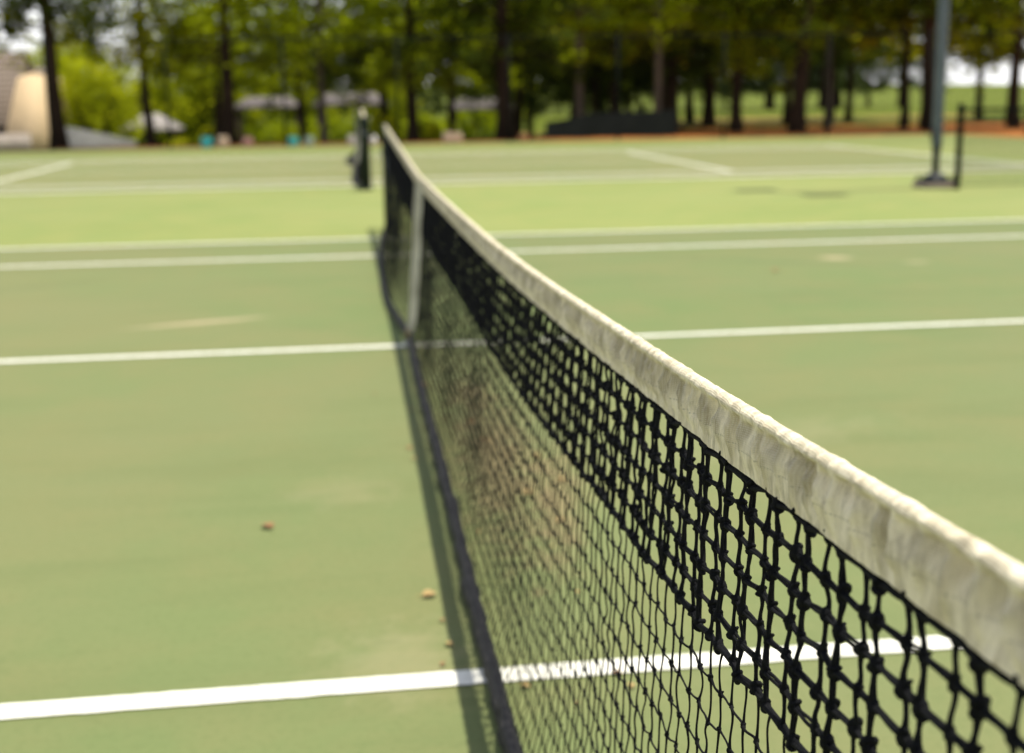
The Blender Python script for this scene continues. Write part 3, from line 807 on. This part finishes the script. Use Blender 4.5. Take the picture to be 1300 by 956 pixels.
# a second rank of trees, set back
G_ = make_tree('shade_tree', 'dark spreading tree in the second rank behind the pines', 'tree', 2.7, 12, 4.0, M['leaf_dark'], M['bark'], .22, 44, 22)
H_ = make_tree('shade_tree', 'green spreading tree in the second rank behind the pines', 'tree', 2.9, 12, 4.0, M['leaf_mid'], M['bark'], .2, 40, 22)
K_ = make_tree('high_shade_tree', 'high-crowned dark tree in the second rank, on the lawn at the right', 'tree', 2.2, 13, 4.4, M['leaf_dark'], M['bark'], .2, 44, 26)
L_ = make_tree('low_shade_tree', 'low-branched dark tree in the second rank, right of the windscreen', 'tree', .9, 12, 4.0, M['leaf_dark'], M['bark'], .22, 44, 24)
first = set()
for src, x, y, s in [(H_, -5.2, 45, .8), (G_, -1.8, 48, .9), (G_, 1.6, 50, 1.0), (H_, 4.2, 47, .9), (G_, 7.4, 49, .95), (H_, 10.6, 52, .9),
                     (L_, 14.2, 50, 1.0), (L_, 16.6, 54, 1.0), (L_, 12.9, 57, 1.0), (L_, 11.0, 55, .8), (L_, 10.3, 46.5, .75), (L_, 12.2, 48, .75), (L_, 9.0, 56, .9), (K_, 19.0, 47, .85), (K_, 22.6, 49, .85), (K_, 28.8, 46, .8), (K_, 29.5, 50, .9), (K_, 24.2, 55, .9)]:
    loc = (x, y, gz(x, y) - .02); g2 = 'second rank of trees'
    if src.name not in first:
        first.add(src.name); src.location = loc; src.scale = (s,) * 3; src['group'] = g2
    else: dup(src, loc, x * 1.3, None, g2, s)

# round leafy trees and shrubs
def make_bush(name, label, cat, w, h, leafm, z0=.1, n=90, dens=26, size=.10):
    root = thing(name, label, cat)
    tr = MB(); C = []
    for k in range(9):
        a = k * 2.4; e = np.array([math.cos(a) * w * .32, math.sin(a) * w * .32, h * rng.uniform(.55, .85)])
        tr.tube([(0, 0, -.3), tuple(e * np.array([.3, .3, .5])), tuple(e)], [.05 * h / 2, .03 * h / 2, .01 * h / 2], 6, cap=False)
    for k in range(n):
        d = rng.normal(0, 1, 3); d /= np.linalg.norm(d); rr = rng.uniform(.45, 1.0) ** .6
        lump = 1 + .25 * noise.noise(Vector(d * 1.7) + Vector((w, h, z0)))
        C.append((d[0] * w / 2 * rr * lump, d[1] * w / 2 * rr * lump, z0 + (h - z0) * (.5 + .5 * d[2] * rr * lump)))
    cr = MB(); leaf_quads(cr, C, size, dens, (w * .055, w * .055, h * .05))
    tr.build('stem', M['bark'], root, True); cr.build('foliage', leafm, root)
    return root
b1 = make_bush('leafy_tree', 'bright green leafy tree in full sun behind the sloping grey wall', 'tree', 4.4, 5.6, M['leaf_bright'], .2, 190, 28, .13)
b1.location = (-11.6, 54.5, gz(-11.6, 54.5)); b1['group'] = 'sunlit leafy trees behind the fence'
SG = 'sunlit leafy trees behind the fence'
dup(b1, (-14.2, 62, gz(-14.2, 62)), 2.6, 'tall bright green tree between the cream house and the sloping wall', SG, 1.25)
dup(b1, (-8.2, 66, gz(-8.2, 66)), 5.1, 'tall green tree right behind the slim pine at the left', SG, 1.35)
dup(b1, (-10.2, 63, gz(-10.2, 63)), 2, 'bright green tree rising behind the smallest grey canopy', SG, .95)
dup(b1, (-6.6, 66, gz(-6.6, 66)), 4, 'green tree between the two leftmost canopies', SG, 1.0)
dup(b1, (-2.4, 70, gz(-2.4, 70)), 1, 'green tree behind the long canopy left of the net', SG, 1.0)
dup(b1, (2.2, 68, gz(2.2, 68)), 3, 'light green tree behind the canopy at the top of the net', SG, .9)
dup(b1, (9.8, 72, gz(9.8, 72)), 5, 'green tree behind the lime lawn above the windscreen', SG, 1.0)
b2 = make_bush('shrub', 'small yellow-green conical shrub beside the thick leaning pine', 'shrub', 1.2, 2.0, M['leaf_yel'], .05, 60, 22, .08)
b2.location = (-5.55, 47, gz(-5.55, 47))
dup(b2, (-7.6, 52, gz(-7.6, 52)), 1.2, 'low green shrub right of the smallest grey canopy', None, 1.0)
dup(b2, (3.3, 46, gz(3.3, 46)), 2.2, 'low shrub between the net and the right-hand canopy', None, .9)
dup(b2, (1.4, 46, gz(1.4, 46)), 3.2, 'yellow-green shrub just right of the top of the near net', None, 1.1)

h1 = make_bush('shrub', 'dark green bush behind the canopies', 'shrub', 2.6, 2.2, M['leaf_mid'], .05, 80, 24, .10)
h1.location = (-7.6, 64, gz(-7.6, 64)); h1['group'] = 'bushes behind the canopies'
for k, (x, y) in enumerate([(-5.6, 65), (-3.4, 64), (-1.2, 65.5), (.9, 64.5), (3.0, 65), (5.0, 64), (7.0, 65), (-9.8, 63), (-12.2, 64), (-2.3, 57), (3.6, 56), (4.6, 58)]):
    dup(h1, (x, y, gz(x, y)), k * 1.7, None, 'bushes behind the canopies', rng.uniform(.8, 1.15))

# far trees that close the view
far1 = make_tree('distant_tree', 'distant green tree in the far belt of woodland', 'tree', .8, 12, 4.2, M['leaf_far'], M['bark'], .25, 40, 22)
FG = 'distant trees behind the pines'
fx = [(-24, 78), (-19, 84), (-15.5, 76), (-11, 88), (-7, 80), (-3, 84), (1.0, 78), (5, 86), (9, 82), (13, 90), (17, 84), (21.5, 92), (27, 92), (30, 97), (31.5, 93), (33.5, 91), (35, 95), (38, 92), (41.5, 97), (45, 99), (36, 99), (39.5, 94), (43, 101), (46.5, 96), (24, 96), (66, 170), (95, 190)]
for k, (x, y) in enumerate(fx):
    s = rng.uniform(.85, 1.15) * (.85 if x > 22 else 1.0)
    if x < -6: s *= .85
    if k == 0: far1.location = (x, y, gz(x, y)); far1.scale = (s,) * 3; far1['group'] = FG
    else: dup(far1, (x, y, gz(x, y)), k * 1.1, None, FG, s)

# ------------------------------------------------------------------ canopies and house
t = NT('canopy_shingle', .85, .2)
br = t.n('ShaderNodeTexBrick'); br.inputs['Scale'].default_value = 5; br.inputs['Color1'].default_value = (.15, .13, .125, 1); br.inputs['Color2'].default_value = (.21, .185, .18, 1); br.inputs['Mortar'].default_value = (.14, .12, .12, 1)
t.l(t.coord((1, 1, 1)), br.inputs['Vector']); M['shingle'] = t.col(br.outputs['Color'])
M['pale_shingle'] = simple('pale_canopy_roof', (.34, .31, .30), .85, .2, 4)
M['timber'] = simple('dark_timber', (.055, .038, .026), .8, .3, 5)
M['cream'] = simple('cream_render', (.80, .60, .37), .85, .06, 3)
M['white_wall'] = simple('pale_wall', (.50, .43, .40), .85, .1, 2)
M['ramp'] = simple('grey_wall', (.20, .20, .20), .85, .15, 3)
M['dark_open'] = simple('dark_window', (.02, .02, .025), .3, .2, 3, .5)
def hip_roof(mb, w, d, z0, z1, ridge=.3, th=.12):
    a, b = w / 2, d / 2; r = a * ridge
    v = [(-a, -b, z0), (a, -b, z0), (a, b, z0), (-a, b, z0), (-r, 0, z1), (r, 0, z1)]
    v += [(x, y, z - th) for x, y, z in v[:4]]
    mb.add(v, [[0, 1, 5, 4], [2, 3, 4, 5], [6, 7, 1, 0], [7, 8, 2, 1], [8, 9, 3, 2], [9, 6, 0, 3], [9, 8, 7, 6]], [[1, 2, 5], [3, 0, 4]])
def gazebo(label, x, y, w, d, zlo, zhi, group='grey canopies beyond the fence', legs=4):
    z = gz(x, y); g = thing('canopy', label, 'canopy', (x, y, z), 0, group)
    mb = MB(); hip_roof(mb, w, d, zlo - z, zhi - z, .25 if w < 3 else .62); mb.build('roof', M['shingle' if w > 3 else 'pale_shingle'], g)
    for sx in (-1, 1):
        for sy in (-1, 1):
            MB().box((sx * (w / 2 - .25), sy * (d / 2 - .25), (zlo - z - .12) / 2 - .05), (.14, .14, zlo - z - .12 + .1)).build('post', M['timber'], g)
    mb = MB(); mb.box((0, 0, .74), (w * .5, .8, .06))
    for sx in (-1, 1): mb.box((sx * w * .18, 0, .36), (.1, .6, .70)); 
    for sy in (-1, 1): mb.box((0, sy * .65, .44), (w * .5, .25, .05)); mb.box((-w * .2, sy * .65, .2), (.08, .2, .42)); mb.box((w * .2, sy * .65, .2), (.08, .2, .42))
    o = mb.build('picnic_table', M['timber']); o.location = (x, y, z)
    tag(o, label.replace('canopy', 'table under the canopy', 1) if False else 'dark picnic table under the ' + label.split(',')[0], 'picnic table', 'picnic tables under the canopies')
gazebo('smallest low grey canopy, behind the slim pine at the left', -9.5, 58, 2.8, 2.8, .02, .72)
gazebo('long grey canopy left of the net, right of the thick leaning pine', -3.9, 60, 3.4, 3.0, .98, 1.45)
gazebo('pale canopy partly hidden behind the top of the near net', .3, 60, 3.9, 3.2, 1.05, 1.6)
gazebo('grey canopy right of the net, half hidden by the drooping pine', 7.1, 60, 3.5, 3.0, .72, 1.25)

hx, hy = -14.4, 52; hz = gz(hx, hy)
house = thing('house', 'cream gabled house with brown shingle roof at the far left edge', 'house', (hx, hy, hz))
Z = lambda z: z - hz
mb = MB(); mb.box((-4.2, 2.5, (Z(.5)) / 2 - .1), (8.0, 5, Z(.5) + .2)); mb.build('wall', M['timber'], house)
t = NT('house_shingle', .9, .15)
br = t.n('ShaderNodeTexWave'); br.wave_type = 'BANDS'; br.bands_direction = 'Z'; br.inputs['Scale'].default_value = 1.3; br.inputs['Distortion'].default_value = 1; br.inputs['Detail'].default_value = 3
t.l(t.tc.outputs['Object'], br.inputs['Vector'])
M['house_roof'] = t.col(t.ramp(br.outputs['Fac'], [(.2, (.10, .075, .06)), (.7, (.27, .22, .18))]))
mb = MB(); mb.add([(-8.6, -.5, Z(.42)), (.35, -.5, Z(.42)), (.1, 2.5, Z(3.6)), (-8.6, 2.5, Z(3.6)), (.35, 5.5, Z(.42)), (-8.6, 5.5, Z(.42)), (-8.6, -.5, Z(.34)), (.35, -.5, Z(.34))], [[0, 1, 2, 3], [3, 2, 4, 5], [6, 7, 1, 0]])
mb.build('roof', M['house_roof'], house)
# cream gable-ended bay
g = [(-.26, -.9), (1.72, -.9), (1.72, Z(.1)), (1.46, Z(2.42)), (.84, Z(2.62)), (.20, Z(2.42)), (-.26, Z(.1))]
g = [(x, z if z > 0 else -.2) for x, z in g]
mb = MB(); n = len(g)
mb.add([(x, -1.9 + 1.9 * max(z, 0) / Z(2.75), z) for x, z in g] + [(x, 3.0, z) for x, z in g], [[i, (i + 1) % n, n + (i + 1) % n, n + i] for i in range(n)], None, [list(range(n))[::-1], list(range(n, 2 * n))])
bay = mb.build('gable_bay', M['cream'], house)
mb = MB(); mb.add([(.15, .1, Z(2.16)), (.75, .1, Z(2.80)), (1.38, .1, Z(2.12)), (.15, 3.1, Z(2.16)), (.75, 3.1, Z(2.80)), (1.38, 3.1, Z(2.12)), (.15, .1, Z(2.24)), (.75, .1, Z(2.9)), (1.38, .1, Z(2.2)), (.15, 3.1, Z(2.24)), (.75, 3.1, Z(2.9)), (1.38, 3.1, Z(2.2))], [[6, 7, 10, 9], [7, 8, 11, 10], [0, 1, 7, 6], [1, 2, 8, 7]])
mb.build('gable_roof', M['house_roof'], bay)
o = MB().box((0, 0, .5), (6.5, .3, 1.0)).build('garden_wall', M['white_wall']); o.location = (-16.6, 49.5, -.95)
tag(o, 'low pale wall in front of the house at the left edge', 'wall')
zz = gz(-10.4, 48)
mb = MB(); v = []
for y in (-.2, .2): v += [(-1.5, y, -.4), (1.6, y, -.4), (1.6, y, -.28 - zz), (-1.5, y, .42 - zz)]
mb.add(v, [[0, 1, 2, 3], [7, 6, 5, 4], [3, 2, 6, 7], [0, 3, 7, 4], [1, 5, 6, 2]])
o = mb.build('sloping_wall', M['ramp']); o.location = (-10.4, 48, zz)
tag(o, 'sloping grey ramp wall between the house and the smallest canopy', 'wall')

# pots standing on the straw behind the fence
pc = {'teal': (.05, .55, .55), 'cream': (.75, .58, .40), 'pink': (.55, .30, .24), 'white': (.75, .70, .62), 'green': (.40, .52, .42), 'tan': (.50, .28, .12)}
PM = {k: simple(k + '_glaze', v, .35, .08, 5, .5) for k, v in pc.items()}
def pot(kind, x, s, label, y=31.5):
    x = -.4036 + (x + .4036) * .958; s *= .85
    o = lathe(MB(), [(.30 * s, 0), (.42 * s, .08 * s), (.50 * s, .45 * s), (.46 * s, .8 * s), (.40 * s, .9 * s), (.46 * s, .95 * s), (.46 * s, 1.0 * s), (.40 * s, 1.0 * s), (.36 * s, .8 * s), (.001, .78 * s)], n=20).build('plant_pot', PM[kind], None, True)
    o.location = (x, y, gz(x, y)); tag(o, label, 'plant pot', 'glazed pots on the straw behind the far fence')
pot('teal', -4.42, .40, 'bright teal pot on the straw left of the cream pot')
pot('cream', -3.93, .42, 'cream pot beside the bright teal pot')
pot('pink', -3.18, .38, 'dull pink pot alone under the long canopy')
pot('teal', -1.80, .36, 'darker teal pot next to the pale green pot')
pot('green', -1.31, .36, 'pale green pot next to the darker teal pot')
pot('white', .03, .38, 'white pot just left of the far court net post')
pot('white', .62, .34, 'small white pot just right of the far court net post')
pot('cream', 3.0, .42, 'cream pot right of the top of the near net')
pot('cream', 3.28, .40, 'second cream pot touching the one right of the near net')
pot('tan', 5.40, .34, 'tan pot at the foot of the drooping two-stemmed pine')
